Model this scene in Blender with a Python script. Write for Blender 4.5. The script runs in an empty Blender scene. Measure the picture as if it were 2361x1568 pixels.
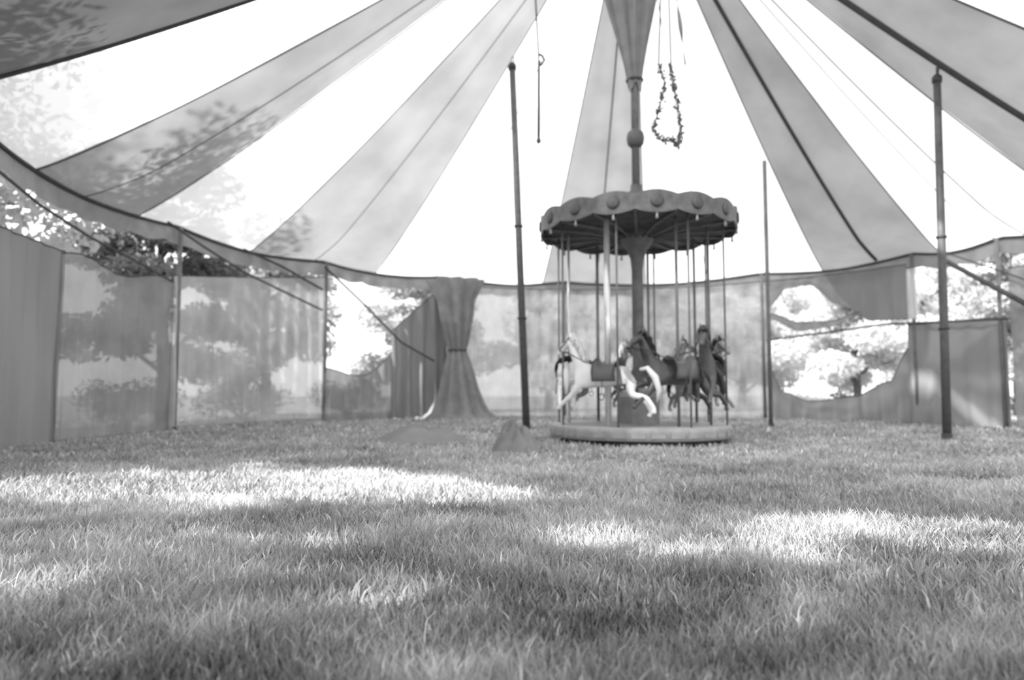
import bpy, bmesh, math, random
import numpy as np
from mathutils import Vector, Matrix, noise as mnoise
rnd = random.Random(7)
NP = np.random.default_rng(11)
PI = math.pi; D2R = PI/180
SC = bpy.context.scene
C = SC.collection

# ---------------------------------------------------------------- camera, world, sun, exposure
PITCH = math.atan(116/1575.0); EYE = 1.03
cam = bpy.data.cameras.new('camera'); cam.sensor_width = 36; cam.lens = 36*1575/2361
cam.clip_end = 400; cam.dof.use_dof = True; cam.dof.focus_distance = 4.6; cam.dof.aperture_fstop = 0.9
co = bpy.data.objects.new('camera', cam); C.objects.link(co)
co.location = (0, 0, EYE); co.rotation_euler = (PI/2 + PITCH, 0, 0)
SC.camera = co

w = bpy.data.worlds.new('overcast_sky'); SC.world = w; w.use_nodes = True
bg = w.node_tree.nodes['Background']
bg.inputs[0].default_value = (0.97, 0.97, 0.97, 1); bg.inputs[1].default_value = 2.15

SUN = Vector((-0.865, -0.577, 1.0)); SUNK = SUN/SUN.z
sl = bpy.data.lights.new('sun', 'SUN'); sl.energy = 12.0; sl.angle = 0.02
so = bpy.data.objects.new('sun', sl); C.objects.link(so)
so.rotation_euler = SUN.to_track_quat('Z', 'Y').to_euler(); so.location = (0, 0, 30)

vs = SC.view_settings
vs.view_transform = 'Standard'; vs.look = 'None'; vs.gamma = 1; vs.use_curve_mapping = False
vs.exposure = 0.0
SC.cycles.transparent_max_bounces = 16
SC.cycles.use_denoising = True

# ---------------------------------------------------------------- materials
def _mat(name):
    m = bpy.data.materials.new(name); m.use_nodes = True
    nt = m.node_tree; nt.nodes.clear()
    return m, nt, nt.nodes.new('ShaderNodeOutputMaterial')
def _noise_col(nt, lo, hi, scale, detail=3, stretch=None):
    tc = nt.nodes.new('ShaderNodeTexCoord'); n = nt.nodes.new('ShaderNodeTexNoise')
    n.inputs['Scale'].default_value = scale; n.inputs['Detail'].default_value = detail
    if stretch:
        mp = nt.nodes.new('ShaderNodeMapping'); mp.inputs['Scale'].default_value = stretch
        nt.links.new(tc.outputs['Object'], mp.inputs[0]); nt.links.new(mp.outputs[0], n.inputs['Vector'])
    else: nt.links.new(tc.outputs['Object'], n.inputs['Vector'])
    r = nt.nodes.new('ShaderNodeValToRGB')
    r.color_ramp.elements[0].position = .3; r.color_ramp.elements[1].position = .7
    r.color_ramp.elements[0].color = (lo, lo, lo, 1); r.color_ramp.elements[1].color = (hi, hi, hi, 1)
    nt.links.new(n.outputs['Fac'], r.inputs[0])
    return r.outputs[0], n
def solid(name, v, rough=.6, metal=0, var=.15, scale=6, bump=0.0):
    m, nt, out = _mat(name); b = nt.nodes.new('ShaderNodeBsdfPrincipled')
    c, n = _noise_col(nt, v*(1-var), min(1, v*(1+var)), scale)
    nt.links.new(c, b.inputs['Base Color']); b.inputs['Roughness'].default_value = rough
    b.inputs['Metallic'].default_value = metal
    if bump:
        bp = nt.nodes.new('ShaderNodeBump'); bp.inputs['Strength'].default_value = bump
        nt.links.new(n.outputs['Fac'], bp.inputs['Height']); nt.links.new(bp.outputs[0], b.inputs['Normal'])
    nt.links.new(b.outputs[0], out.inputs[0]); return m
def cloth(name, refl, trans, clear=0.0, var=.1, scale=1.5, stretch=None):
    """woven fabric: light scatters back, passes through softly, and slips between threads"""
    m, nt, out = _mat(name)
    d = nt.nodes.new('ShaderNodeBsdfDiffuse'); t = nt.nodes.new('ShaderNodeBsdfTranslucent')
    c1, _ = _noise_col(nt, refl*(1-var), refl*(1+var), scale, 4, stretch); nt.links.new(c1, d.inputs[0])
    c2, _ = _noise_col(nt, trans*(1-var), trans*(1+var), scale, 4, stretch); nt.links.new(c2, t.inputs[0])
    a = nt.nodes.new('ShaderNodeAddShader')
    nt.links.new(d.outputs[0], a.inputs[0]); nt.links.new(t.outputs[0], a.inputs[1])
    if clear > 0:
        tr = nt.nodes.new('ShaderNodeBsdfTransparent'); mx = nt.nodes.new('ShaderNodeMixShader')
        mx.inputs[0].default_value = clear
        nt.links.new(a.outputs[0], mx.inputs[1]); nt.links.new(tr.outputs[0], mx.inputs[2])
        nt.links.new(mx.outputs[0], out.inputs[0])
    else: nt.links.new(a.outputs[0], out.inputs[0])
    return m
def leafmat(name, refl, trans):
    m, nt, out = _mat(name)
    d = nt.nodes.new('ShaderNodeBsdfDiffuse'); t = nt.nodes.new('ShaderNodeBsdfTranslucent')
    d.inputs[0].default_value = (refl,)*3+(1,); t.inputs[0].default_value = (trans,)*3+(1,)
    a = nt.nodes.new('ShaderNodeAddShader')
    nt.links.new(d.outputs[0], a.inputs[0]); nt.links.new(t.outputs[0], a.inputs[1])
    nt.links.new(a.outputs[0], out.inputs[0]); return m

M = {}
M['canopy_white'] = cloth('white_canvas', .25, .50, .14, .06, .7)
M['canopy_grey'] = cloth('grey_canvas', .26, .10, .02, .22, .5, (1, 1, 1))
M['canopy_pale'] = cloth('pale_grey_canvas', .28, .125, .03, .18, .6)
M['canopy_dark'] = cloth('dark_grey_canvas', .20, .035, .0, .2, .6)
M['valance'] = cloth('valance_canvas', .26, .07, 0, .15, 2)
M['curt_solid'] = cloth('heavy_grey_curtain_cloth', .23, .045, 0, .12, 1.2, (1, 1, .3))
M['curt_mid'] = cloth('grey_gauze_cloth', .24, .055, .09, .2, 1.2)
M['curt_pale'] = cloth('pale_gauze_cloth', .34, .19, .18, .2, 1.2)
M['curt_back'] = cloth('back_gauze_cloth', .34, .16, .12, .28, 1.6)
M['drape'] = cloth('gathered_drape_cloth', .22, .05, 0, .15, 3)
M['rope'] = solid('dark_hemp_rope', .07, .9)
M['webbing'] = solid('dark_webbing', .06, .8)
M['pole_dark'] = solid('dark_painted_pole', .10, .5, 0, .2, 8)
M['pole_mid'] = solid('grey_steel_pole', .16, .5, 0, .15, 8)
M['bark'] = solid('bark', .10, .95, 0, .4, 14, .4)
M['leaf_mid'] = leafmat('leaf_mid', .30, .22)
M['leaf_light'] = leafmat('leaf_light', .42, .30)
M['leaf_dark'] = leafmat('leaf_dark', .13, .08)
M['white_paint'] = solid('white_glossy_paint', .85, .25, 0, .04)
M['cream_paint'] = solid('cream_paint', .68, .35, 0, .06)
M['dark_paint'] = solid('dark_glossy_paint', .055, .3, 0, .2)
M['grey_paint'] = solid('grey_paint', .22, .4, 0, .15)
M['mid_paint'] = solid('mid_grey_paint', .32, .45, 0, .15)
M['leather'] = solid('dark_leather', .06, .45)
M['pale_brass'] = solid('polished_pole', .7, .2, .5, .05)
M['carousel_dark'] = solid('carousel_roof_paint', .085, .6, 0, .3, 5)
M['carousel_shade'] = solid('carousel_board_paint', .12, .5, 0, .3, 5)
M['iron'] = solid('dark_iron', .05, .5, .3)

def ground_mat():
    m, nt, out = _mat('lawn_soil'); b = nt.nodes.new('ShaderNodeBsdfPrincipled'); b.inputs['Roughness'].default_value = 1
    b.inputs['Specular IOR Level'].default_value = 0
    tc = nt.nodes.new('ShaderNodeTexCoord')
    n1 = nt.nodes.new('ShaderNodeTexNoise'); n1.inputs['Scale'].default_value = .8; n1.inputs['Detail'].default_value = 6
    n2 = nt.nodes.new('ShaderNodeTexNoise'); n2.inputs['Scale'].default_value = 22; n2.inputs['Detail'].default_value = 4
    for n in (n1, n2): nt.links.new(tc.outputs['Object'], n.inputs['Vector'])
    mx = nt.nodes.new('ShaderNodeMath'); mx.operation = 'ADD'
    nt.links.new(n1.outputs[0], mx.inputs[0]); nt.links.new(n2.outputs[0], mx.inputs[1])
    mr = nt.nodes.new('ShaderNodeMapRange'); mr.inputs[1].default_value = .65; mr.inputs[2].default_value = 1.35
    mr.inputs[3].default_value = .15; mr.inputs[4].default_value = .36
    nt.links.new(mx.outputs[0], mr.inputs[0]); nt.links.new(mr.outputs[0], b.inputs['Base Color'])
    bp = nt.nodes.new('ShaderNodeBump'); bp.inputs['Strength'].default_value = .6; bp.inputs['Distance'].default_value = .05
    nt.links.new(n2.outputs[0], bp.inputs['Height']); nt.links.new(bp.outputs[0], b.inputs['Normal'])
    nt.links.new(b.outputs[0], out.inputs[0]); return m
M['ground'] = ground_mat()
def grass_mat():
    m, nt, out = _mat('grass_blades')
    at = nt.nodes.new('ShaderNodeAttribute'); at.attribute_name = 'tone'
    d = nt.nodes.new('ShaderNodeBsdfDiffuse'); t = nt.nodes.new('ShaderNodeBsdfTranslucent')
    nt.links.new(at.outputs['Color'], d.inputs[0])
    ml = nt.nodes.new('ShaderNodeVectorMath'); ml.operation = 'SCALE'; ml.inputs['Scale'].default_value = .6
    nt.links.new(at.outputs['Color'], ml.inputs[0]); nt.links.new(ml.outputs[0], t.inputs[0])
    a = nt.nodes.new('ShaderNodeAddShader')
    nt.links.new(d.outputs[0], a.inputs[0]); nt.links.new(t.outputs[0], a.inputs[1])
    nt.links.new(a.outputs[0], out.inputs[0]); return m
M['grass'] = grass_mat()

# ---------------------------------------------------------------- helpers
def link(name, me, mat, parent=None, smooth=True):
    o = bpy.data.objects.new(name, me); C.objects.link(o)
    if mat: me.materials.append(mat)
    if smooth: me.polygons.foreach_set('use_smooth', [True]*len(me.polygons))
    if parent: o.parent = parent
    return o
def obj(name, bm, mat, parent=None, smooth=True):
    me = bpy.data.meshes.new(name); bm.normal_update(); bm.to_mesh(me); bm.free()
    return link(name, me, mat, parent, smooth)
def pyd(name, V, F, mat, parent=None, smooth=True):
    me = bpy.data.meshes.new(name); me.from_pydata([tuple(v) for v in V], [], F); me.update()
    return link(name, me, mat, parent, smooth)
def tag(o, label=None, cat=None, group=None, kind=None):
    if label: o['label'] = label
    if cat: o['category'] = cat
    if group: o['group'] = group
    if kind: o['kind'] = kind
    return o
def empty(name, loc, label, cat, group=None, rz=0):
    o = bpy.data.objects.new(name, None); C.objects.link(o); o.location = loc; o.rotation_euler = (0, 0, rz)
    o.empty_display_size = .2
    return tag(o, label, cat, group)
def copy_tree(o, parent=None):
    c = o.copy(); C.objects.link(c); c.parent = parent
    for ch in list(o.children): copy_tree(ch, c)
    return c
def add_tube(bm, pts, r, n=8, cap=True):
    pts = [Vector(p) for p in pts]; k = len(pts)
    rs = r if isinstance(r, (list, tuple)) else [r]*k
    rings = []; prev = None
    for i, p in enumerate(pts):
        t = (pts[min(i+1, k-1)] - pts[max(i-1, 0)]).normalized()
        if prev is None:
            a = Vector((0, 0, 1)) if abs(t.z) < .9 else Vector((1, 0, 0))
            u = t.cross(a).normalized()
        else: u = (prev - t*prev.dot(t)).normalized()
        v = t.cross(u); prev = u
        rings.append([bm.verts.new(p + (u*math.cos(2*PI*j/n) + v*math.sin(2*PI*j/n))*rs[i]) for j in range(n)])
    for a, b in zip(rings, rings[1:]):
        for j in range(n): bm.faces.new((a[j], a[(j+1) % n], b[(j+1) % n], b[j]))
    if cap:
        bm.faces.new(rings[0][::-1]); bm.faces.new(rings[-1])
def tube(name, pts, r, mat, parent=None, n=8):
    bm = bmesh.new(); add_tube(bm, pts, r, n); return obj(name, bm, mat, parent)
def add_lathe(bm, prof, n=24, off=(0, 0, 0), lobes=0, amp=0):
    rings = []
    for (r, z) in prof:
        ring = []
        for j in range(n):
            a = 2*PI*j/n; rr = r*(1 + amp*math.cos(lobes*a))
            ring.append(bm.verts.new((off[0]+rr*math.cos(a), off[1]+rr*math.sin(a), off[2]+z)))
        rings.append(ring)
    for a, b in zip(rings, rings[1:]):
        for j in range(n): bm.faces.new((a[j], a[(j+1) % n], b[(j+1) % n], b[j]))
    bm.faces.new(rings[0][::-1]); bm.faces.new(rings[-1])
def lathe(name, prof, mat, parent=None, n=24, off=(0, 0, 0), smooth=True):
    bm = bmesh.new(); add_lathe(bm, prof, n, off); return obj(name, bm, mat, parent, smooth)
def add_box(bm, lo, hi):
    x0, y0, z0 = lo; x1, y1, z1 = hi
    v = [bm.verts.new(p) for p in ((x0,y0,z0),(x1,y0,z0),(x1,y1,z0),(x0,y1,z0),(x0,y0,z1),(x1,y0,z1),(x1,y1,z1),(x0,y1,z1))]
    for f in ((3,2,1,0),(4,5,6,7),(0,1,5,4),(1,2,6,5),(2,3,7,6),(3,0,4,7)): bm.faces.new([v[i] for i in f])
def skin_mesh(name, verts, edges, radii, mat, parent=None, sub=2, root=0):
    me = bpy.data.meshes.new(name+'_skel'); me.from_pydata(verts, edges, []); me.update()
    o = bpy.data.objects.new(name+'_skel', me); C.objects.link(o)
    sk = o.modifiers.new('s', 'SKIN'); sk.branch_smoothing = .4
    if not me.skin_vertices:
        bm = bmesh.new(); bm.from_mesh(me); bm.verts.layers.skin.verify(); bm.to_mesh(me); bm.free()
    for i, v in enumerate(me.skin_vertices[0].data):
        rr = radii[i]; v.radius = (rr, rr) if not isinstance(rr, tuple) else rr
        v.use_root = (i == root)
    ss = o.modifiers.new('b', 'SUBSURF'); ss.levels = sub; ss.render_levels = sub
    dg = bpy.context.evaluated_depsgraph_get(); dg.update()
    nm = bpy.data.meshes.new_from_object(o.evaluated_get(dg)); nm.name = name
    nm.materials.clear()
    bpy.data.objects.remove(o); bpy.data.meshes.remove(me)
    return link(name, nm, mat, parent)

# ---------------------------------------------------------------- tent geometry
TC = Vector((2.62, 14.0)); TR = 11.6; TA = 1.058; EH = 5.19; TZ = 12.7; TQ = 1.12
def ell(th, k=1.0): return Vector((TC.x + TR*k*math.cos(th), TC.y + TR*TA*k*math.sin(th)))
def theta_at(px, k=1.0):
    """angle of the far wall seen at that column of the photo"""
    u = (px-1180.5)/1575
    best = None
    for i in range(0, 3000):
        th = (-40 + 260*i/3000)*D2R; p = ell(th, k)
        if p.y <= .5: continue
        e = abs(p.x/p.y - u)
        if best is None or e < best[0]: 
            best = (e, th)
    return best[1]
def at(px, py, dist):
    """world point at camera-axis depth dist for a pixel of the photo"""
    x = (px-1180.5)/1575; v = (784-py)/1575
    d = Vector((x, math.cos(PITCH) - v*math.sin(PITCH), math.sin(PITCH) + v*math.cos(PITCH)))
    d *= dist/d.y
    return Vector((d.x, d.y, d.z + EYE))
CX, CY = at(1473, 900, 14.0).xy       # axis of the carousel and of the king pole
def wall_z(py, px, k=1.0):
    th = theta_at(px, k); p = ell(th, k)
    return at(px, py, p.y).z
PPX = [-60, 392, 742, 1022, 1300, 1764, 2118, 2322, 2600]      # perimeter poles, by the columns they stand at
PTH = [theta_at(p) for p in PPX]
PTHS = sorted(PTH + [-30*D2R, -50*D2R, 222*D2R, 240*D2R])
def eave_z(th):
    s = 0
    for a, b in zip(PTHS, PTHS[1:]):
        if a <= th <= b: s = math.sin((th-a)/(b-a)*PI)
    return EH + .04 - .16*s
def can_pt(th, t, sag=0):
    p = ell(th, 1-t); e = eave_z(th)
    z = e + (TZ-e)*(max(t, 0)**TQ) - sag
    return Vector((p.x, p.y, z))
def can_z(x, y):
    t = 1 - math.sqrt(((x-TC.x)/TR)**2 + ((y-TC.y)/(TR*TA))**2)
    return EH + (TZ-EH)*max(t, 0)**TQ

SEAMS = [-66, -48, -31, -14, 9.9, 29.3, 46.8, 60, 77.5, 97.2, 112, 129.5, 152.5, 171.5, 187.4, 204, 220, 238, 256, 272, 286]
KIND  = ['W','G','W','G','W','G','W','W','P','W','W','P','W','G','W','D','W','G','W','G']

# ---------------------------------------------------------------- ground
def lawn():
    n = 60; V = []; F = []
    xs = [-90 + 180*i/n for i in range(n+1)]; ys = [-50 + 170*i/n for i in range(n+1)]
    for y in ys:
        for x in xs: V.append((x, y, 0))
    for j in range(n):
        for i in range(n): F.append((j*(n+1)+i, j*(n+1)+i+1, (j+1)*(n+1)+i+1, (j+1)*(n+1)+i))
    o = pyd('lawn_ground', V, F, M['ground']); tag(o, 'grassy ground of the meadow under and around the tent', None, kind='structure')
lawn()

# ---------------------------------------------------------------- the canopy
def canopy():
    root = empty('tent_canopy', (TC.x, TC.y, 0), 'huge striped circus tent canopy in white and grey spanning over the whole lawn', 'tent canopy')
    inv = Vector((-TC.x, -TC.y, 0))
    mm = {'W': 'canopy_white', 'G': 'canopy_grey', 'P': 'canopy_pale', 'D': 'canopy_dark'}
    lab = {'W': 'white canvas panel', 'G': 'grey canvas panel', 'P': 'pale grey canvas panel', 'D': 'dark grey canvas panel'}
    for i, k in enumerate(KIND):
        a, b = SEAMS[i]*D2R, SEAMS[i+1]*D2R
        nu, nt = 14, 40; V = []; F = []
        for jt in range(nt+1):
            t = .965*jt/nt
            for ju in range(nu+1):
                u = ju/nu; th = a + (b-a)*u
                s = .22*math.sin(u*PI)*(1-t)**.8*min(1, t*8) 
                s += .05*mnoise.noise(Vector((th*7, t*6, 3)))*(1-t)
                s += .035*math.sin(u*PI*6)*(t > .0)*min(1, 4*t)*(1-t)
                V.append(can_pt(th, t, s) + inv)
        for jt in range(nt):
            for ju in range(nu):
                q = jt*(nu+1)+ju; F.append((q, q+1, q+nu+2, q+nu+1))
        o = pyd('canopy_panel', V, F, M[mm[k]], root); o['label'] = lab[k]
    # seam webbing: straps sewn under the seams
    for th, r, t0 in ((38.2, .055, .02), (1.0, .065, .0), (46.8, .014, .0), (29.3, .014, .0), (9.9, .014, 0), (18, .016, 0), (22, .012, 0), (-14, .02, 0),
                      (129.5, .014, 0), (152.5, .014, 0), (171.5, .014, 0), (187.4, .016, 0), (204, .03, 0), (141, .010, 0), (180, .010, 0),
                      (97.2, .014, 0), (77.5, .014, 0), (87, .02, 0), (118, .012, 0), (66, .012, 0)):
        pts = []
        for i in range(29):
            t = t0 + (.96-t0)*i/28
            s = .26 if r > .05 else .03
            # the panel hangs lowest between seams, the strap follows it
            tt = th; sg = 0
            for q in range(len(SEAMS)-1):
                if SEAMS[q] <= tt <= SEAMS[q+1]: sg = math.sin((tt-SEAMS[q])/(SEAMS[q+1]-SEAMS[q])*PI)
            pts.append(can_pt(th*D2R, t, .03 + .235*sg*(1-t)**.8*min(1, t*8)) + inv)
        tube('seam_strap', pts, r, M['webbing'], root, 6)
    # eave rope and scalloped valance
    bm = bmesh.new(); V = []; F = []
    N = 520; th0, th1 = -38*D2R, 222*D2R; rows = 5
    for i in range(N+1):
        th = th0 + (th1-th0)*i/N; ez = eave_z(th)
        drop = .40 + .07*abs(math.sin(i*PI/10.0)) 
        for j in range(rows):
            f = j/(rows-1); kk = 1.0 + .004*math.sin(i*.9)*f
            p = ell(th, kk); V.append(Vector((p.x, p.y, ez - drop*f)) + inv)
    for i in range(N):
        for j in range(rows-1):
            q = i*rows+j; F.append((q, q+rows, q+rows+1, q+1))
    o = pyd('valance', V, F, M['valance'], root); o['label'] = 'grey scalloped valance'
    pts = []
    for i in range(261):
        th = th0 + (th1-th0)*i/260; p = ell(th, .998); pts.append(Vector((p.x, p.y, eave_z(th)-.02)) + inv)
    tube('eave_rope', pts, .045, M['webbing'], root, 6)
    bm = bmesh.new()
    pts = [ell(a*PI/12, .036) for a in range(25)]
    add_tube(bm, [Vector((p.x, p.y, TZ-.3)) + inv for p in pts], .06, 8); obj('peak_ring', bm, M['iron'], root)
    return root
canopy()

# ---------------------------------------------------------------- poles
def tent_pole(base, top, r, mat, label, strap_to=None):
    b = Vector(base); t = Vector(top) - b
    root = empty('tent_pole', b, label, 'tent pole')
    tube('pole_shaft', [(0, 0, .02), t*.5, t], [r*1.15, r*1.08, r], mat, root, 14)
    lathe('base_plate', [(r*2.6, 0), (r*2.6, .025), (r*1.4, .04), (r*1.4, .14), (r*1.2, .15)], M['iron'], root, 18)
    lathe('pole_cap', [(r*1.3, -.12), (r*1.3, 0), (r*.6, .06), (.012, .08), (.012, .22)], M['iron'], root, 14, t)
    for f in (.3, .55):
        p = t*f; lathe('rope_cleat', [(r*1.25, -.03), (r*1.5, 0), (r*1.25, .03)], M['iron'], root, 12, p)
    if strap_to is not None:
        tube('lashing', [t, (t + (Vector(strap_to)-b))/2 + Vector((.03, 0, 0)), Vector(strap_to)-b], .02, M['rope'], root, 6)
    return root
b = at(1214, 992, 17.3); b.z = 0; t = at(1181, 150, 17.3)
tent_pole(b, t, .085, M['pole_dark'], 'tall dark tent pole left of the carousel, reaching up to the canopy', (t.x+.05, t.y, can_z(t.x, t.y)-.1))
b = at(2184, 1014, 14.2); b.z = 0; t = at(2160, 178, 14.2)
tent_pole(b, t, .075, M['pole_dark'], 'tall dark tent pole at the right, in front of the grey curtain', (t.x+.03, t.y, can_z(t.x, t.y)-.12))
plab = {392: 'slim pole at the eave behind the left gauze curtains', 742: 'slim pole at the eave left of the open bays',
        1022: 'slim pole wrapped by the dark gathered drape', 1300: 'slim back pole at the eave seen behind the left horses',
        1764: 'slim pole at the eave just right of the carousel', 2118: 'slim pole at the eave beside the narrow bright gap',
        2322: 'slim pole at the eave near the right frame edge'}
for px, th in zip(PPX, PTH):
    if px not in plab: continue
    p = ell(th, .985); r = empty('perimeter_pole', (p.x, p.y, 0), plab[px], 'tent pole')
    hh = eave_z(th)-.06
    tube('pole_shaft', [(0, 0, 0), (0, 0, hh)], .055, M['pole_mid'], r, 10)
    lathe('pole_foot', [(.13, 0), (.13, .02), (.07, .03), (.07, .1)], M['iron'], r, 12)
# tall slim background pole seen against the white canopy right of the carousel
b = at(1778, 985, 19.5); b.z = 0; t = at(1757, 185, 19.5); t.z = min(t.z, can_z(t.x, t.y)-.12)
r = empty('queen_pole', b, 'tall thin grey tent pole between carousel and the open bay', 'tent pole')
tube('pole_shaft', [(0, 0, .0), t-b], .06, M['pole_mid'], r, 10)
lathe('base_plate', [(.16, 0), (.16, .02), (.08, .03), (.08, .1)], M['iron'], r, 12)

# ---------------------------------------------------------------- curtains
def curtain(name, label, px0, px1, ztop, zbot, mat, k=.985, fold=.07, nf=None, seed=0, bulge=0, n=None, cat='curtain', group=None):
    """sheet hung along the wall line; ztop / zbot are values or functions of 0..1"""
    a, b_ = theta_at(px0, k), theta_at(px1, k); ln = abs(a-b_)*TR
    nf = nf or max(3, int(ln*2.2)); n = n or max(40, nf*8); rows = 26
    V = []; F = []
    for i in range(n+1):
        u = i/n; th = a + (b_-a)*u
        zt = ztop(u) if callable(ztop) else ztop; zb = zbot(u) if callable(zbot) else zbot
        for j in range(rows+1):
            f = j/rows; z = zt + (zb-zt)*f
            wv = math.sin(u*nf*2*PI + .8*mnoise.noise(Vector((u*4, f*1.5, seed))))*(.35+.65*f)
            wv += .6*mnoise.noise(Vector((u*nf*.8, f*2.5, seed+9)))
            rr = k - (fold*wv + bulge*math.sin(f*PI)*math.sin(u*PI))/TR
            p = ell(th, rr); V.append(Vector((p.x, p.y, z)))
    o = Vector((sum(v.x for v in V)/len(V), sum(v.y for v in V)/len(V), 0))
    for i in range(n):
        for j in range(rows):
            q = i*(rows+1)+j; F.append((q, q+rows+1, q+rows+2, q+1))
    root = empty(name, o, label, cat, group)
    pyd('curtain_cloth', [v-o for v in V], F, mat, root)
    # hem: a narrow doubled band along the bottom edge
    bm = bmesh.new()
    add_tube(bm, [V[i*(rows+1)+rows]-o+Vector((0, 0, .015)) for i in range(0, n+1, 2)], .014, 5); obj('hem', bm, mat, root)
    bm = bmesh.new()
    add_tube(bm, [V[i*(rows+1)]-o for i in range(0, n+1, 2)], .014, 5); obj('top_cord', bm, M['rope'], root)
    return root
ev = EH - .3
curtain('side_curtain', 'plain heavy grey curtain at the far left edge of the tent', -330, 137, 3.75, .03, M['curt_solid'], seed=1)
curtain('side_curtain', 'thin grey gauze curtain showing tree shadows, next to the far left heavy curtain', 131, 397, lambda u: 3.7+.1*math.sin(u*9), .04, M['curt_mid'], seed=2)
curtain('side_curtain', 'thin pale gauze curtain between the two left slim poles', 394, 752, lambda u: 3.9+.8*u, .12, M['curt_pale'], seed=3)
curtain('side_curtain', 'low grey curtain below the bright open bay left of the gathered drape', 744, 910, lambda u: 1.5+.9*u*u+.25*math.cos(u*5), .03, M['curt_mid'], seed=4, fold=.1)
curtain('side_curtain', 'grey curtain pulled slanting towards the gathered drape', 902, 1024, lambda u: 3.1+1.8*u, .03, M['curt_solid'], seed=5, fold=.13)
curtain('side_curtain', 'pale curtain between the gathered drape and the tall dark pole', 1030, 1206, ev, .03, M['curt_pale'], seed=6, fold=.05)
curtain('side_curtain', 'wide pale mottled curtain hanging behind the carousel', 1204, 1772, ev, .03, M['curt_back'], seed=7, fold=.06)
def bay(u): return u
# right bay: upper swag, lower drapery leaving a big oval opening
def swag_lo(u):
    return wall_z(745, 1900) + .05 if u > .93 else (3.05 + .55*math.sin(min(1, u/.55)*PI)**.8*(1 if u < .55 else 0) + (0 if u < .55 else -.0))
sz = lambda py, px: wall_z(py, px)
Z = {k: sz(*v) for k, v in dict(a=(690, 1800), b=(665, 1850), c=(700, 1960), d=(735, 2090), e=(905, 1800), f=(925, 1880), g=(915, 1990), h=(880, 2080)).items()}
def piece(xs, zs):
    def f(u):
        for i in range(len(xs)-1):
            if u <= xs[i+1]:
                s = (u-xs[i])/(xs[i+1]-xs[i]); s = s*s*(3-2*s); return zs[i] + (zs[i+1]-zs[i])*s
        return zs[-1]
    return f
curtain('swag_curtain', 'grey swag hanging over the open bay right of the carousel', 1780, 2100, ev,
        piece([0, .12, .3, .5, .75, 1], [Z['a']-.25, Z['b'], Z['b']+.05, Z['c'], Z['d'], Z['d']-.05]), M['curt_solid'], seed=8, fold=.05)
curtain('swag_curtain', 'narrow looped swag sagging across the open bay above the rail rope', 1776, 1985,
        piece([0, .35, .7, 1], [sz(725, 1780), sz(745, 1850), sz(742, 1920), sz(722, 1985)]),
        piece([0, .35, .7, 1], [sz(738, 1780), sz(765, 1850), sz(755, 1920), sz(730, 1985)]), M['drape'], k=.975, seed=9, fold=.02)
curtain('side_curtain', 'low grey drapery tied down under the open bay', 1774, 2100,
        piece([0, .1, .3, .6, .85, 1], [sz(850, 1785), Z['e'], Z['f'], Z['g'], Z['h'], sz(800, 2095)]), .03, M['curt_solid'], seed=10, fold=.09)
curtain('side_curtain', 'heavy grey curtain hung from the rail rope behind the right tall pole', 2096, 2325,
        lambda u: sz(742, 2200), .03, M['curt_solid'], seed=11, fold=.06)
curtain('side_curtain', 'paler grey curtain at the right edge of the photo', 2336, 2640, lambda u: sz(600, 2361)-.2, .03, M['curt_mid'], seed=12, fold=.08)
# white cloth strip standing in for a narrow bright gap in the wall
curtain('bright_gap_strip', 'narrow white cloth strip standing in for the bright gap beside the right slim pole', 2098, 2120, lambda u: sz(622, 2105), lambda u: sz(738, 2115), M['canopy_white'], k=.97, seed=13, fold=.03, nf=2)

# gathered drape
def gathered():
    p = ell(theta_at(1028), .92); bm = bmesh.new(); rings = []
    prof = [(4.95, .75), (4.6, .62), (4.2, .48), (3.6, .42), (3.0, .33), (2.6, .26), (2.45, .22), (2.3, .26), (1.7, .40), (1.1, .50), (.6, .62), (.25, .75), (.06, .95), (.02, 1.15)]
    n = 60
    for z, r in prof:
        ring = []
        for j in range(n):
            a = 2*PI*j/n; rr = r*(1 + .16*math.sin(9*a+z*.4) + .06*math.sin(17*a+z))
            ring.append(bm.verts.new((rr*math.cos(a)*1.25+.12*(5-z)*.25, rr*math.sin(a), z)))
        rings.append(ring)
    for a, b_ in zip(rings, rings[1:]):
        for j in range(n): bm.faces.new((a[j], a[(j+1) % n], b_[(j+1) % n], b_[j]))
    root = empty('gathered_drape', (p.x, p.y, 0), 'dark gathered drape tied at the waist and pooling on the grass', 'curtain')
    obj('drape_cloth', bm, M['drape'], root)
    tube('tie_band', [(.26*math.cos(a*PI/10)*1.25+.077, .26*math.sin(a*PI/10), 2.45) for a in range(21)], .03, M['rope'], root, 6)
gathered()

def heap(name, label, cx, cy, sx, sy, h, seed, mat):
    V = []; F = []; n = 48; m = 20
    for i in range(m+1):
        f = i/m
        for j in range(n):
            a = 2*PI*j/n
            r = f*(1 + .25*mnoise.noise(Vector((math.cos(a)*1.5, math.sin(a)*1.5, seed))))
            z = h*(1-f**1.6)*(1 + .5*mnoise.noise(Vector((f*math.cos(a)*3, f*math.sin(a)*3, seed+4)))) + .035*math.sin(a*11+f*9)*(1-f)*f*4
            V.append((r*sx*math.cos(a), r*sy*math.sin(a), max(.006, z) if f < 1 else .004))
    for i in range(m):
        for j in range(n):
            F.append((i*n+j, i*n+(j+1) % n, (i+1)*n+(j+1) % n, (i+1)*n+j))
    root = empty(name, (cx, cy, 0), label, 'cloth heap')
    pyd('cloth_folds', V, F, mat, root)
    tube('tie_rope', [(.35*sx*math.cos(a), .9*sy*math.sin(a)*.9, .012+h*.62*max(0, 1-abs(math.sin(a))**2.2)) for a in [PI*q/12-PI/2 for q in range(13)]], .012, M['rope'], root, 5)
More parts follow.
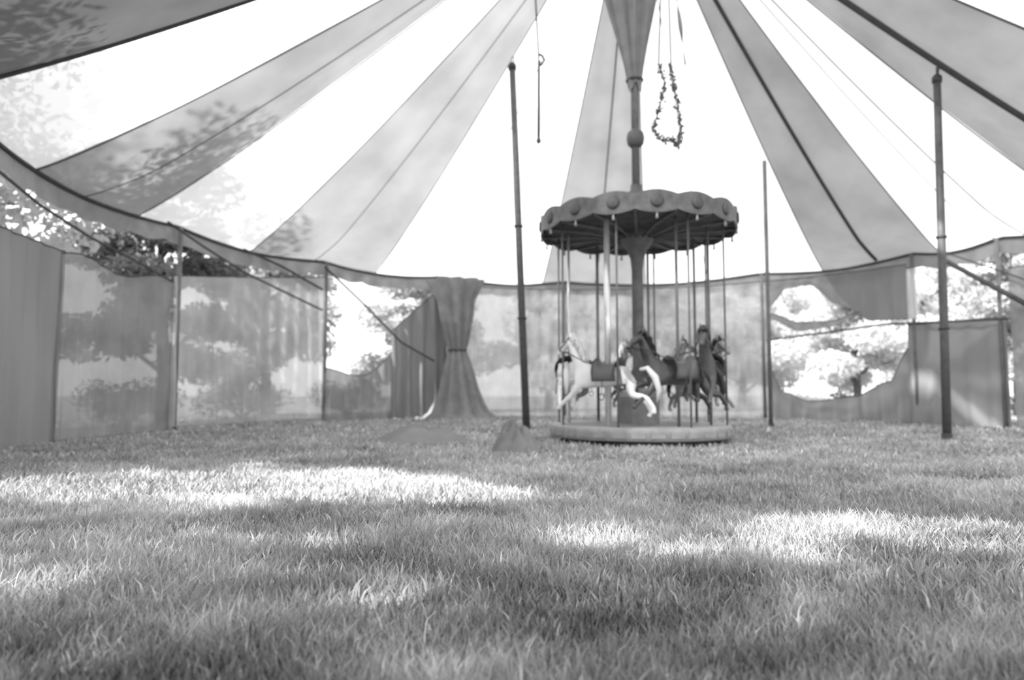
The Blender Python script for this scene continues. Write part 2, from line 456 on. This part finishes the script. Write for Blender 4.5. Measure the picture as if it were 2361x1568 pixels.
heap('cloth_heap', 'rumpled grey cloth heap lying at the foot of the tall dark pole', .06, 11.3, .44, .36, .52, 3, M['drape'])
heap('cloth_heap', 'low flat grey cloth spread on the grass left of the pole foot', -1.75, 13.2, 1.15, .5, .34, 8, M['curt_solid'])

# ---------------------------------------------------------------- ropes
def rope(label, pts, r, mat='rope', sag=0, name='rope', cat='rope'):
    P = []
    pts = [Vector(p) for p in pts]
    for a, b_ in zip(pts, pts[1:]):
        for i in range(8):
            f = i/8; q = a.lerp(b_, f); q.z -= sag*4*f*(1-f); P.append(q)
    P.append(pts[-1]); o = P[0].copy()
    ob = tube(name, [p-o for p in P], r, M[mat], None, 6); ob.location = o
    return tag(ob, label, cat)
def W(px, py, k=.97):
    p = ell(theta_at(px, k), k); q = at(px, py, p.y); return (p.x, p.y, q.z)
rope('horizontal rail rope crossing the open bay and the right grey curtain', [W(1768, 784), W(1900, 768), W(2040, 748), W(2180, 742), W(2330, 735)], .035)
rope('thick dark rope slanting down from the eave at the right tall pole', [W(2185, 598, .96), W(2270, 645, .96), W(2361, 694, .96), W(2520, 790, .96)], .07)
rope('thin rope slanting under the eave above the right edge curtain', [W(2200, 585, .97), W(2361, 640, .97), W(2480, 690, .97)], .02)
rope('dark rope swooping from the left eave down across the gauze curtains', [W(-60, 370, .965), W(70, 470, .965), W(190, 545, .965), W(300, 600, .965), W(391, 650, .975)], .026)
rope('dark rope running from the first slim pole at the left to the second', [W(375, 512, .975), W(460, 568, .968), W(560, 630, .968), W(740, 715, .975)], .03)
rope('dark rope running from the eave midway down to the second slim pole', [W(555, 575, .985), W(640, 612, .975), W(740, 668, .975)], .035)
rope('thin rope hanging diagonally across the bright open bay left of the drape', [W(744, 615, .975), W(830, 695, .965), W(925, 790, .96), W(1000, 832, .955)], .035)
# vertical rope with pulley left of the centre
def hanging_tackle():
    x, y = at(1242, 300, 14.2).xy; z0 = at(1242, 325, 14.2).z; z1 = can_z(x, y)-.15; zp = at(1242, 140, 14.2).z
    r = empty('rope_tackle', (x, y, z0), 'dark rope with pulley hanging from the canopy between the tall pole and the carousel mast', 'rope')
    tube('hanging_rope', [(0, 0, 0), (.01, 0, (zp-z0))], .03, M['rope'], r, 8)
    tube('upper_rope', [(.01, 0, zp-z0), (-.14, 0, z1-z0)], .02, M['rope'], r, 6)
    bm = bmesh.new(); add_tube(bm, [(-.0, 0, zp-z0-.12), (.07, 0, zp-z0-.08), (.13, 0, zp-z0+.02), (.07, 0, zp-z0+.12), (0, 0, zp-z0+.14)], .028, 8)
    obj('pulley', bm, M['iron'], r)
    lathe('rope_knot', [(.02, -.06), (.05, -.02), (.05, .03), (.02, .07)], M['rope'], r, 10)
hanging_tackle()

# hanging garland loop and chandelier above the carousel
def garland():
    c = at(1542, 240, 13.4); r = empty('hanging_garland', c, 'leafy looped garland hanging from the canopy just right of the carousel mast', 'garland')
    s = 13.6/1575
    P = [(-22, 100), (-8, 60), (-14, 20), (-25, -20), (-38, -62), (-18, -92), (8, -86), (22, -98), (30, -60), (24, -20), (16, 20), (8, 60), (6, 95)]
    pts = [Vector((a*s, .06*math.sin(i), b_*s)) for i, (a, b_) in enumerate(P)]
    tube('garland_cord', pts, .014, M['rope'], r, 6)
    V = []; F = []
    for i in range(len(pts)-1):
        for q in range(22):
            p = pts[i].lerp(pts[i+1], rnd.random()) + Vector([rnd.gauss(0, .03) for _ in range(3)])
            d = Vector([rnd.gauss(0, 1) for _ in range(3)]).normalized()*.06; e = d.cross(Vector((rnd.random(), rnd.random(), 1))).normalized()*.025
            k = len(V); V += [p-d, p+e, p+d, p-e]; F.append((k, k+1, k+2, k+3))
    pyd('garland_leaves', V, F, M['leaf_dark'], r, False)
    zt = can_z(c.x, c.y)-.15-c.z
    for a in (0, -1): tube('suspension_cord', [pts[a], Vector((0, 0, zt))], .016, M['rope'], r, 5)
garland()
def king_pole():
    r = empty('king_pole', (CX, CY, 5.0), 'grey central mast rising from the carousel roof up to the canopy peak', 'tent pole')
    zt = can_z(CX, CY) - 5.25
    tube('pole_shaft', [(0, 0, 0), (0, 0, zt)], .085, M['pole_mid'], r, 14)
    lathe('pole_collar', [(.09, 1.1), (.17, 1.18), (.19, 1.3), (.17, 1.42), (.09, 1.5)], M['pole_dark'], r, 16)
    lathe('pole_socket', [(.2, 0), (.2, .12), (.12, .2), (.12, .3)], M['pole_dark'], r, 16)
king_pole()
def mast_cloth():
    zb = at(1480, 205, 14).z; zt = at(1480, -140, 14).z; h = zt-zb
    r = empty('mast_cloth', (CX, CY, zb), 'dark gathered cloth bunched around the central mast, narrowing downwards', 'cloth')
    bm = bmesh.new(); n = 84; rings = []
    for i in range(15):
        f = i/14; rad = .13 + .62*f**1.25; ring = []
        for j in range(n):
            a = 2*PI*j/n; q = rad*(1 + (.10+.30*f)*math.sin(7*a+.6*math.sin(f*5)) + .06*math.sin(19*a))
            q = max(q, .12)
            ring.append(bm.verts.new((q*math.cos(a)*1.0-.10*f, q*math.sin(a), f*h + .10*math.sin(3*a)*(1-f))))
        rings.append(ring)
    for a, b_ in zip(rings, rings[1:]):
        for j in range(n): bm.faces.new((a[j], a[(j+1) % n], b_[(j+1) % n], b_[j]))
    obj('cloth_folds', bm, M['drape'], r)
    tube('tie_cord', [(.16*math.cos(a*PI/8), .16*math.sin(a*PI/8), .18) for a in range(17)], .03, M['rope'], r, 6)
    bm = bmesh.new(); add_tube(bm, [(.85*math.cos(a*PI/12)-.1, .85*math.sin(a*PI/12), h) for a in range(25)], .025, 6); obj('hoop', bm, M['iron'], r)
mast_cloth()
def streamer(px0, py0, px1, py1, d, label, wd=.12):
    a = at(px0, py0, d); b_ = at(px1, py1, d-.3)
    V = []; F = []; n = 20
    for i in range(n+1):
        f = i/n; p = b_.lerp(a, f)-b_; ang = f*5; q = Vector((math.cos(ang), math.sin(ang), 0))*wd*(.4+.6*f)
        V += [p-q, p+q]
    for i in range(n): F.append((2*i, 2*i+1, 2*i+3, 2*i+2))
    o = pyd('cloth_streamer', V, F, M['drape']); o.location = b_; tag(o, label, 'streamer')
    top = can_z(a.x, a.y)-.12
    tube('streamer_cord', [a-b_, (a.x-b_.x, a.y-b_.y, top-b_.z)], .02, M['rope'], o, 5)
streamer(1560, -10, 1580, 150, 14.2, 'thin cloth streamer hanging right of the leafy garland', .06)

# ---------------------------------------------------------------- carousel
def horse_parts(root_parent, name, body, mane, label, saddle='leather', s=1.2):
    b_ = [(-.40,0,.66),(-.12,0,.62),(.18,0,.62),(.42,0,.70),(.53,0,.88),(.60,0,1.06),(.66,0,1.20),(.78,0,1.13),(.90,0,1.00)]
    rb = [(.17,.165),(.185,.17),(.17,.175),(.155,.15),(.11,.10),(.085,.08),(.08,.07),(.065,.06),(.045,.045)]
    V = list(b_); R = list(rb); E = [(i, i+1) for i in range(8)]
    for sy in (-1, 1):
        k = len(V)
        if sy < 0: fr = [(.47, .10, .52), (.70, .10, .46), (.66, .10, .24), (.71, .10, .14)]
        else: fr = [(.46, .10, .50), (.60, .10, .34), (.78, .10, .20), (.86, .10, .12)]
        V += [(a, sy*c_, z) for a, c_, z in fr]; R += [.075, .045, .032, .04]; E += [(3, k), (k, k+1), (k+1, k+2), (k+2, k+3)]
        k = len(V)
        if sy < 0: hr = [(-.40, .11, .50), (-.33, .11, .36), (-.56, .11, .27), (-.66, .11, .10), (-.62, .11, .02)]
        else: hr = [(-.42, .11, .50), (-.44, .11, .35), (-.68, .11, .32), (-.80, .11, .16), (-.80, .11, .07)]
        V += [(a, sy*c_, z) for a, c_, z in hr]; R += [.10, .065, .042, .032, .04]; E += [(0, k), (k, k+1), (k+1, k+2), (k+2, k+3), (k+3, k+4)]
    V = [Vector(v)*s for v in V]; R = [(tuple(q*s for q in r) if isinstance(r, tuple) else r*s) for r in R]
    o = skin_mesh(name, V, E, R, M[body], root_parent, 2, 1); o['label'] = label
    for sy in (-1, 1):
        lathe('ear', [(.035*s, 0), (.03*s, .05*s), (.004, .12*s)], M[body], o, 8, Vector((.63, .045*sy, 1.25))*s)
    # mane
    Vm = []; F = []; pts = [Vector(v)*s for v in ((.40,0,.86),(.44,0,.98),(.50,0,1.12),(.56,0,1.24),(.63,0,1.31),(.72,0,1.26))]
    bm = bmesh.new(); add_tube(bm, pts, [.03, .05, .055, .05, .045, .012], 8)
    for i in range(1, 5):
        for sy in (-1, 1):
            p = pts[i]; add_tube(bm, [p, p+Vector((-.05, .07*sy, -.06))*s, p+Vector((-.06, .09*sy, -.18))*s], [.035, .028, .006], 6)
    obj('mane', bm, M[mane], o)
    tube('tail', [Vector(v)*s for v in ((-.54,0,.74),(-.66,0,.76),(-.78,0,.62),(-.84,0,.42),(-.80,0,.24))], [.03, .05, .065, .05, .008], M[mane], o, 10)
    # saddle
    bm = bmesh.new(); n = 14; m = 10; g = []
    for i in range(m+1):
        x = -.22 + .40*i/m; row = []
        for j in range(n+1):
            a = (-105 + 210*j/n)*D2R; lift = .035 + .10*(abs(i/m-.5)*2)**3*max(0, math.cos(a))
            row.append(bm.verts.new(Vector((x, (.185+lift)*math.sin(a)*1.0, .62 + (.18+lift)*math.cos(a)))*s))
        g.append(row)
    for i in range(m):
        for j in range(n): bm.faces.new((g[i][j], g[i+1][j], g[i+1][j+1], g[i][j+1]))
    bmesh.ops.solidify(bm, geom=list(bm.faces), thickness=.02)
    obj('saddle', bm, M[saddle], o)
    bm = bmesh.new()
    add_tube(bm, [Vector(v)*s for v in ((.84,-.055,1.08),(.80,-.075,1.12),(.70,-.085,1.2),(.66,-.075,1.28))], .012, 6)
    add_tube(bm, [Vector(v)*s for v in ((.84,.055,1.08),(.80,.075,1.12),(.70,.085,1.2),(.66,.075,1.28))], .012, 6)
    add_tube(bm, [Vector(v)*s for v in ((.84,.06,1.07),(.60,.13,1.0),(.30,.17,.86),(.12,.1,.84))], .01, 6)
    add_tube(bm, [Vector(v)*s for v in ((.84,-.06,1.07),(.60,-.13,1.0),(.30,-.17,.86),(.12,-.1,.84))], .01, 6)
    obj('bridle', bm, M['leather'], o)
    # stirrup
    for sy in (-1, 1):
        bm = bmesh.new(); add_tube(bm, [Vector((0, .2*sy, .62))*s, Vector((0, .23*sy, .36))*s], .008, 5)
        add_tube(bm, [Vector((.045*math.cos(a*PI/5), .23*sy, .32+.045*math.sin(a*PI/5)))*s for a in range(11)], .009, 5)
        obj('stirrup', bm, M['iron'], o)
    return o
def carousel():
    root = empty('carousel', (CX, CY, 0), 'small vintage merry-go-round with dark scalloped roof and galloping horses, standing on the grass', 'carousel')
    # platform on a recessed base
    lathe('base_ring', [(1.60, .0), (1.60, .10)], M['iron'], root, 48)
    lathe('platform', [(1.70, .10), (1.78, .11), (1.80, .14), (1.80, .31), (1.78, .35), (1.70, .36)], M['mid_paint'], root, 64)['label'] = 'grey round platform'
    bm = bmesh.new()
    for i in range(32):
        a = 2*PI*i/32; bm2 = []
        c = Vector((1.805*math.cos(a), 1.805*math.sin(a), .225))
        t = Vector((-math.sin(a), math.cos(a), 0))*.13; u = Vector((0, 0, .055)); nrm = Vector((math.cos(a), math.sin(a), 0))*.012
        v = [bm.verts.new(c+q) for q in (-t-u+nrm, t-u+nrm, t+u+nrm, -t+u+nrm, -t-u-nrm, t-u-nrm, t+u-nrm, -t+u-nrm)]
        for f in ((0,1,2,3),(7,6,5,4),(0,4,5,1),(1,5,6,2),(2,6,7,3),(3,7,4,0)): bm.faces.new([v[k] for k in f])
    obj('skirt_board', bm, M['mid_paint'], root, False)
    # centre column
    lathe('center_column', [(.26, .34), (.26, .6), (.15, .75), (.12, 1.2), (.115, 3.5), (.14, 3.75), (.22, 3.95), (.34, 4.12), (.40, 4.3)], M['carousel_shade'], root, 24)
    lathe('column_drum', [(.42, .34), (.42, .9), (.36, 1.0), (.20, 1.08)], M['grey_paint'], root, 12, smooth=False)
    # roof: fluted canopy, rounding boards, ribs
    V = []; F = []; n = 96; prof = [(1.97, 4.36), (1.6, 4.52), (1.1, 4.70), (.6, 4.86), (.18, 5.0)]
    for r, z in prof:
        for j in range(n):
            a = 2*PI*j/n; V.append((r*math.cos(a), r*math.sin(a), z - .05*abs(math.sin(8*a))*(r/2)))
    for i in range(len(prof)-1):
        for j in range(n): F.append((i*n+j, i*n+(j+1) % n, (i+1)*n+(j+1) % n, (i+1)*n+j))
    pyd('roof', V, F, M['carousel_dark'], root)['label'] = 'dark fluted roof'
    lathe('roof_ceiling', [(1.93, 4.30), (1.93, 4.34)], M['carousel_dark'], root, 64)
    proto = None
    for i in range(16):
        a0 = 2*PI*i/16
        if proto is None:
            V = []; F = []; m = 14
            for j in range(m+1):
                a = -PI/16 + PI/8*j/m; up = 4.56 + .07*math.sin(j/m*PI); dn = 4.28 - .07*math.sin(j/m*PI)**.8
                for rr in (1.96, 2.0):
                    V += [(rr*math.cos(a), rr*math.sin(a), dn), (rr*math.cos(a), rr*math.sin(a), up)]
            for j in range(m):
                q = 4*j; F += [(q, q+4, q+5, q+1), (q+2, q+3, q+7, q+6), (q+1, q+5, q+7, q+3), (q, q+2, q+6, q+4)]
            F += [(0, 1, 3, 2), (4*m, 4*m+2, 4*m+3, 4*m+1)]
            proto = pyd('rounding_board', V, F, M['carousel_shade'], root, False)
            bm = bmesh.new(); add_lathe(bm, [(.0, 0), (.10, .0), (.12, .015), (.08, .03)][1:], 16)
            for v in bm.verts: v.co = Vector((2.0 + v.co.z, v.co.x, 4.42 + v.co.y))
            obj('medallion', bm, M['carousel_dark'], proto)
            tube('fringe_tassel', [(1.98, 0, 4.22), (1.98, 0, 4.14), (1.98, 0, 4.10)], [.012, .025, .03], M['mid_paint'], proto, 6)
            o = proto
        else: o = copy_tree(proto, root)
        o.rotation_euler = (0, 0, a0)
    for i in range(16):
        a = 2*PI*(i+.5)/16; c, s_ = math.cos(a), math.sin(a)
        tube('roof_rib', [(.15*c, .15*s_, 4.12), (1.0*c, 1.0*s_, 4.25), (1.94*c, 1.94*s_, 4.27)], .028, M['carousel_shade'], root, 6)
    # spire
    lathe('roof_crown', [(.42, 4.84), (.30, 4.92), (.22, 4.98), (.2, 5.0)], M['carousel_shade'], root, 18)
    # horses
    spec = [(172, 'white_paint', 'cream_paint', 'leather', .10, 'white galloping horse'), (-124, 'white_paint', 'cream_paint', 'grey_paint', .0, 'white galloping horse with a grey saddle'),
            (-70, 'dark_paint', 'iron', 'grey_paint', .04, 'dark galloping horse'),
            (-24, 'carousel_dark', 'dark_paint', 'leather', .12, 'dark grey galloping horse'), (22, 'mid_paint', 'dark_paint', 'leather', .02, 'grey galloping horse with dark mane'),
            (70, 'mid_paint', 'cream_paint', 'leather', .1, 'pale grey galloping horse'), (118, 'grey_paint', 'white_paint', 'grey_paint', .05, 'grey galloping horse with white mane')]
    for deg, bd, mn, sd, dz, lab in spec:
        a = deg*D2R; R_ = 1.42
        o = horse_parts(root, 'carousel_horse', bd, mn, lab, sd)
        o.location = (R_*math.cos(a), R_*math.sin(a), .52+dz); o.rotation_euler = (0, 0, a-PI/2)
        # pole belongs to the carousel
        zt = 4.3; R_ = 1.42
        tube('horse_pole', [(R_*math.cos(a), R_*math.sin(a), .33), (R_*math.cos(a), R_*math.sin(a), zt)], .028 if deg != -124 else .06,
             M['pale_brass'] if bd in ('white_paint', 'cream_paint') else M['pole_mid'], root, 10)
    for i in range(8):
        a = (22 + 45*i)*D2R; tube('rim_post', [(1.72*math.cos(a), 1.72*math.sin(a), .33), (1.72*math.cos(a), 1.72*math.sin(a), 4.3)], .02, M['pole_mid'], root, 8)
    return root
carousel()

# ---------------------------------------------------------------- trees
def leaves(centers, n, size, seed, flat=.7):
    g = np.random.default_rng(seed)
    cs = np.array([c[:3] for c in centers]); rs = np.array([c[3] for c in centers])
    wgt = rs**2/(rs**2).sum(); idx = g.choice(len(cs), n, p=wgt)
    d = g.normal(size=(n, 3)); d /= np.linalg.norm(d, axis=1)[:, None]
    rad = rs[idx]*(g.random(n)**.45)
    P = cs[idx] + d*rad[:, None]*np.array([1, 1, flat])
    P = P[P[:, 2] > .05]
    return P
def leaf_mesh(name, P, size, mat, parent=None, seed=0):
    g = np.random.default_rng(seed+77); n = len(P)
    a = g.normal(size=(n, 3)); a /= np.linalg.norm(a, axis=1)[:, None]
    b_ = g.normal(size=(n, 3)); b_ = np.cross(a, b_); b_ /= np.linalg.norm(b_, axis=1)[:, None]
    s = (size*g.uniform(.6, 1.3, n))[:, None]
    V = np.empty((n, 4, 3)); V[:, 0] = P-a*s; V[:, 1] = P+b_*s*.45; V[:, 2] = P+a*s; V[:, 3] = P-b_*s*.45
    me = bpy.data.meshes.new(name); me.vertices.add(4*n); me.vertices.foreach_set('co', V.reshape(-1))
    me.loops.add(4*n); me.loops.foreach_set('vertex_index', np.arange(4*n, dtype=np.int32))
    me.polygons.add(n); me.polygons.foreach_set('loop_start', np.arange(0, 4*n, 4, dtype=np.int32))
    me.polygons.foreach_set('loop_total', np.full(n, 4, dtype=np.int32)); me.update(); me.validate()
    return link(name, me, mat, parent, False)
def tree(x, y, h, cr, label, lm, seed, n=9000, size=.11, lean=0, bare=.35, cat='tree', group='trees around the tent'):
    r = random.Random(seed); root = empty('tree', (x, y, 0), label, cat, group)
    bm = bmesh.new(); tr = .05+h*.016
    tp = [Vector((lean*f*h*.2 + .15*math.sin(f*4+seed), .12*math.cos(f*3+seed), f*h*.85)) for f in [i/8 for i in range(9)]]
    add_tube(bm, tp, [tr*(1.3-1.15*i/8) if i else tr*1.6 for i in range(9)], 10)
    cl = []
    for i in range(11):
        f = bare + (1-bare)*i/11; p = tp[min(7, int(f*8))].lerp(tp[min(8, int(f*8)+1)], f*8-int(f*8)); a = i*2.4+seed
        L = cr*(1.0-.45*f)*r.uniform(.75, 1.1); e = p + Vector((math.cos(a)*L, math.sin(a)*L, L*.45)); m_ = p.lerp(e, .5)+Vector((0, 0, .15*L))
        add_tube(bm, [p, m_, e], [tr*.45, tr*.28, tr*.08], 6); cl.append((e.x, e.y, e.z, cr*.42)); cl.append((m_.x, m_.y, m_.z+.2, cr*.34))
    cl.append((tp[-1].x, tp[-1].y, h*.93, cr*.5))
    obj('trunk', bm, M['bark'], root)
    leaf_mesh('foliage', leaves(cl, n, size, seed), size, M[lm], root, seed)
    return root
TREES = [(-15.0, 6.8, 14.5, 4.2, 'tall tree standing outside the tent on the near left, out past the frame', 'leaf_mid'),
         (-13.6, 13.5, 13, 4.6, 'tall tree outside the far left curtain with branches over the canopy edge', 'leaf_mid'),
         (-11.0, 21.5, 9, 3.2, 'tree outside behind the left gauze curtains', 'leaf_dark'),
         (-9.8, 27.5, 8, 3.4, 'bushy tree outside beyond the pale gauze curtain', 'leaf_mid'),
         (-4.0, 33.0, 8, 3.6, 'tree outside beyond the bright open bay left of the drape', 'leaf_mid'),
         (2.0, 35.0, 7, 3.4, 'tree outside behind the wide back curtain, left one', 'leaf_light'),
         (7.5, 34.5, 7, 3.2, 'tree outside behind the wide back curtain, right one', 'leaf_mid'),
         (12.2, 36.5, 7.5, 3.4, 'pale tree seen far through the left part of the right open bay', 'leaf_light'),
         (16.5, 33.0, 7, 3.3, 'tree seen through the right part of the open bay', 'leaf_light'),
         (17.0, 43.5, 9, 4.6, 'larger pale tree in the distance behind the left part of the right open bay', 'leaf_light'),
         (24.5, 40.0, 9, 4.4, 'larger tree in the distance behind the right part of the open bay', 'leaf_light'),
         (20.5, 27.5, 8, 3.3, 'tree seen above the heavy right grey curtain', 'leaf_mid'),
         (21.5, 20.5, 8, 3.2, 'tree outside beyond the right edge of the tent', 'leaf_mid')]
for i, (x, y, h, cr, lab, lm) in enumerate(TREES):
    tree(x, y, h, cr*(.8 if i > 1 else 1), lab, lm, 31+i, 17000, .14, bare=(.62, .35)[i] if i < 2 else .12)
def shrub(x, y, s, label, lm, seed):
    r = random.Random(seed); root = empty('shrub', (x, y, 0), label, 'shrub', 'shrubs outside the tent wall')
    bm = bmesh.new(); cl = []
    for i in range(7):
        a = i*.9+seed; e = Vector((math.cos(a)*s*.6, math.sin(a)*s*.5, s*r.uniform(.5, .9)))
        add_tube(bm, [(0, 0, 0), e*.5+Vector((0, 0, .1)), e], [.03, .02, .006], 5); cl.append((e.x, e.y, e.z*.8, s*.5))
    obj('stems', bm, M['bark'], root); leaf_mesh('foliage', leaves(cl, 3500, .06, seed), .06, M[lm], root, seed)
for i, (px, d, s, lab, lm) in enumerate([(1985, 24.5, 1.0, 'dark shrub outside the open bay, below its right part', 'leaf_dark'),
        (1860, 28, 1.2, 'pale shrub outside the open bay, below its left part', 'leaf_light'), (800, 26, 1.4, 'shrub outside the bright bay left of the drape', 'leaf_dark'),
        (560, 22.5, 1.5, 'dark shrub outside the pale gauze curtain', 'leaf_dark'), (300, 18.5, 1.3, 'dark shrub outside the grey gauze curtain', 'leaf_dark'),
        (2240, 21.5, 1.1, 'dark shrub outside behind the heavy right curtain', 'leaf_dark')]):
    p = at(px, 900, d); shrub(p.x, p.y, s, lab, lm, 60+i)

# unseen tree behind the viewer, crown leaves placed to shape shade and sun patches
def lit_zone(gx, gy):
    """where leaves are left out of the crown so sun patches reach the grass"""
    n1 = mnoise.noise(Vector((gx*1.1, gy*1.6, 5.0))); n2 = mnoise.noise(Vector((gx*.35, gy*.5, 9.0))); n3 = mnoise.noise(Vector((gx*2.6, gy*3.2, 2.0)))
    e = .22*n1 + .12*n3
    if gx < .25:
        lo = 6.0 + .10*(-gx) + e*1.6; hi = 8.55 + e*1.2
        if lo < gy < hi and n3 > -.6: return True
    if .3 < gx < 4.3:
        lo = 4.15 + e*1.1 - .05*max(0, gx-2); hi = 4.95 + .12*gx + e + (.25 if gx > 1.5 else 0)
        if gx < 1.55 and n1 < -.10: return False
        if lo < gy < hi and n3 > -.45: return True
    if gx < -2.2 and 2.5 < gy < 13 and n1 + .6*n3 > .30: return True
    if gx < -.3 and 3.2 < gy < 5 and n1 + .4*n3 > .42: return True
    return False
def unseen_shade_tree():
    root = empty('unseen_shade_tree', (-8.5, -2.5, 0), 'large unseen tree with its crown shaped to shade the foreground grass', 'tree')
    n = 52000; G = np.stack([NP.uniform(-9, 9.5, n), NP.uniform(1.2, 14, n), NP.uniform(5.6, 8.6, n)], 1)
    keep = []
    for gx, gy, h in G:
        if lit_zone(gx, gy): continue
        x = gx + SUNK.x*h; y = gy + SUNK.y*h
        # under the tent roof there is no foliage, and its shade already covers that ground
        if ((x-TC.x)/(TR+.3))**2 + ((y-TC.y)/(TR*TA+.3))**2 < 1: continue
        dd = y*math.cos(PITCH) + (h-EYE)*math.sin(PITCH)
        if dd > .05:
            u = (x*1575/dd)+1180; v = 784 - 1575*(-y*math.sin(PITCH)+(h-EYE)*math.cos(PITCH))/dd
            if -120 < u < 2480 and -160 < v < 1568: continue
        keep.append((x+8.5, y+2.5, h))
    leaf_mesh('foliage', np.array(keep), .13, M['leaf_dark'], root, 5)
    bm = bmesh.new()
    add_tube(bm, [(0, 0, 0), (.1, 0, 1.5), (.3, .1, 3.4), (.8, .4, 5.4), (1.2, .6, 6.8)], [.5, .36, .32, .26, .14], 12)
    for a, L in ((10, 6), (45, 5.5), (80, 5), (120, 4), (160, 3.5), (-30, 5), (-60, 4), (220, 3)):
        c, s_ = math.cos(a*D2R), math.sin(a*D2R)
        if a == 10: L = 5
        add_tube(bm, [(.8, .4, 5.2), (.8+c*L*.5, .4+s_*L*.5, 6.5), (.8+c*L, .4+s_*L, 7.2)], [.17, .1, .03], 7)
    obj('trunk', bm, M['bark'], root)
unseen_shade_tree()

# ---------------------------------------------------------------- grass
def grass():
    bands = [(1.7, 3.2, 5200, .085, .0042), (3.2, 6, 2600, .085, .006), (6, 10, 850, .085, .011), (10, 15, 300, .085, .02), (15, 26, 70, .09, .035)]
    VV = []; TT = []
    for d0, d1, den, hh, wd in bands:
        y = []; 
        x0, x1 = -.82*d1-.3, .82*d1+.3
        n = int(den*(d1-d0)*(x1-x0)); X = NP.uniform(x0, x1, n); Y = NP.uniform(d0, d1, n)
        k = np.abs(X) < .82*Y+.3; X, Y = X[k], Y[k]; n = len(X)
        k = ((X-CX)**2 + (Y-CY)**2) > 1.75**2; X, Y = X[k], Y[k]; n = len(X)
        # clumpiness: sums of sines as a cheap smooth field
        def fld(sx, sy, ph): return np.sin(X*sx+ph+1.3*np.sin(Y*sy*.7+ph))*np.cos(Y*sy+ph*2+1.1*np.sin(X*sx*.6))
        c1 = fld(2.3, 2.9, .7)*.5 + fld(5.1, 6.7, 2.1)*.3 + fld(11, 13, 4)*.2
        c2 = fld(1.1, 1.7, 3.3)*.6 + fld(3.7, 4.1, 1.2)*.4
        h = hh*np.clip(.75 + .55*c1 + NP.normal(0, .28, n), .2, 2.2)
        ang = NP.uniform(0, 2*PI, n); bend = NP.uniform(.15, .9, n)*h
        wd_ = wd*NP.uniform(.6, 1.3, n)
        dx, dy = np.cos(ang), np.sin(ang); px, py = -dy, dx
        fa = NP.uniform(-.9, .9, n); px, py = np.cos(fa), np.sin(fa)     # blades face roughly any way
        V = np.empty((n, 5, 3))
        V[:, 0] = np.stack([X-px*wd_, Y-py*wd_, np.zeros(n)-.005], 1); V[:, 1] = np.stack([X+px*wd_, Y+py*wd_, np.zeros(n)-.005], 1)
        mx, my, mz = X+dx*bend*.35, Y+dy*bend*.35, h*.62
        V[:, 2] = np.stack([mx+px*wd_*.7, my+py*wd_*.7, mz], 1); V[:, 3] = np.stack([mx-px*wd_*.7, my-py*wd_*.7, mz], 1)
        V[:, 4] = np.stack([X+dx*bend, Y+dy*bend, h*1.0], 1)
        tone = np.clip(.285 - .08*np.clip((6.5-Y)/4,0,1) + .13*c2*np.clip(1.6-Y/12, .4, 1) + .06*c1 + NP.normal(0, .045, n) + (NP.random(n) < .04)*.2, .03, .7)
        VV.append(V); TT.append(tone)
    V = np.concatenate(VV); tone = np.concatenate(TT); n = len(V)
    me = bpy.data.meshes.new('grass'); me.vertices.add(5*n); me.vertices.foreach_set('co', V.reshape(-1))
    base = np.arange(n)*5
    L = np.stack([base, base+1, base+2, base+3, base+3, base+2, base+4], 1).astype(np.int32).reshape(-1)
    me.loops.add(7*n); me.loops.foreach_set('vertex_index', L)
    me.polygons.add(2*n); st = np.stack([np.arange(n)*7, np.arange(n)*7+4], 1).astype(np.int32).reshape(-1)
    me.polygons.foreach_set('loop_start', st); me.polygons.foreach_set('loop_total', np.tile(np.array([4, 3], np.int32), n))
    me.update()
    at_ = me.attributes.new('tone', 'FLOAT_COLOR', 'POINT'); t5 = np.repeat(tone, 5)
    col = np.stack([t5, t5, t5, np.ones_like(t5)], 1).astype(np.float32); at_.data.foreach_set('color', col.reshape(-1))
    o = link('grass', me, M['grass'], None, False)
    tag(o, 'rough meadow grass covering the ground under the tent', 'grass', kind='stuff')
grass()
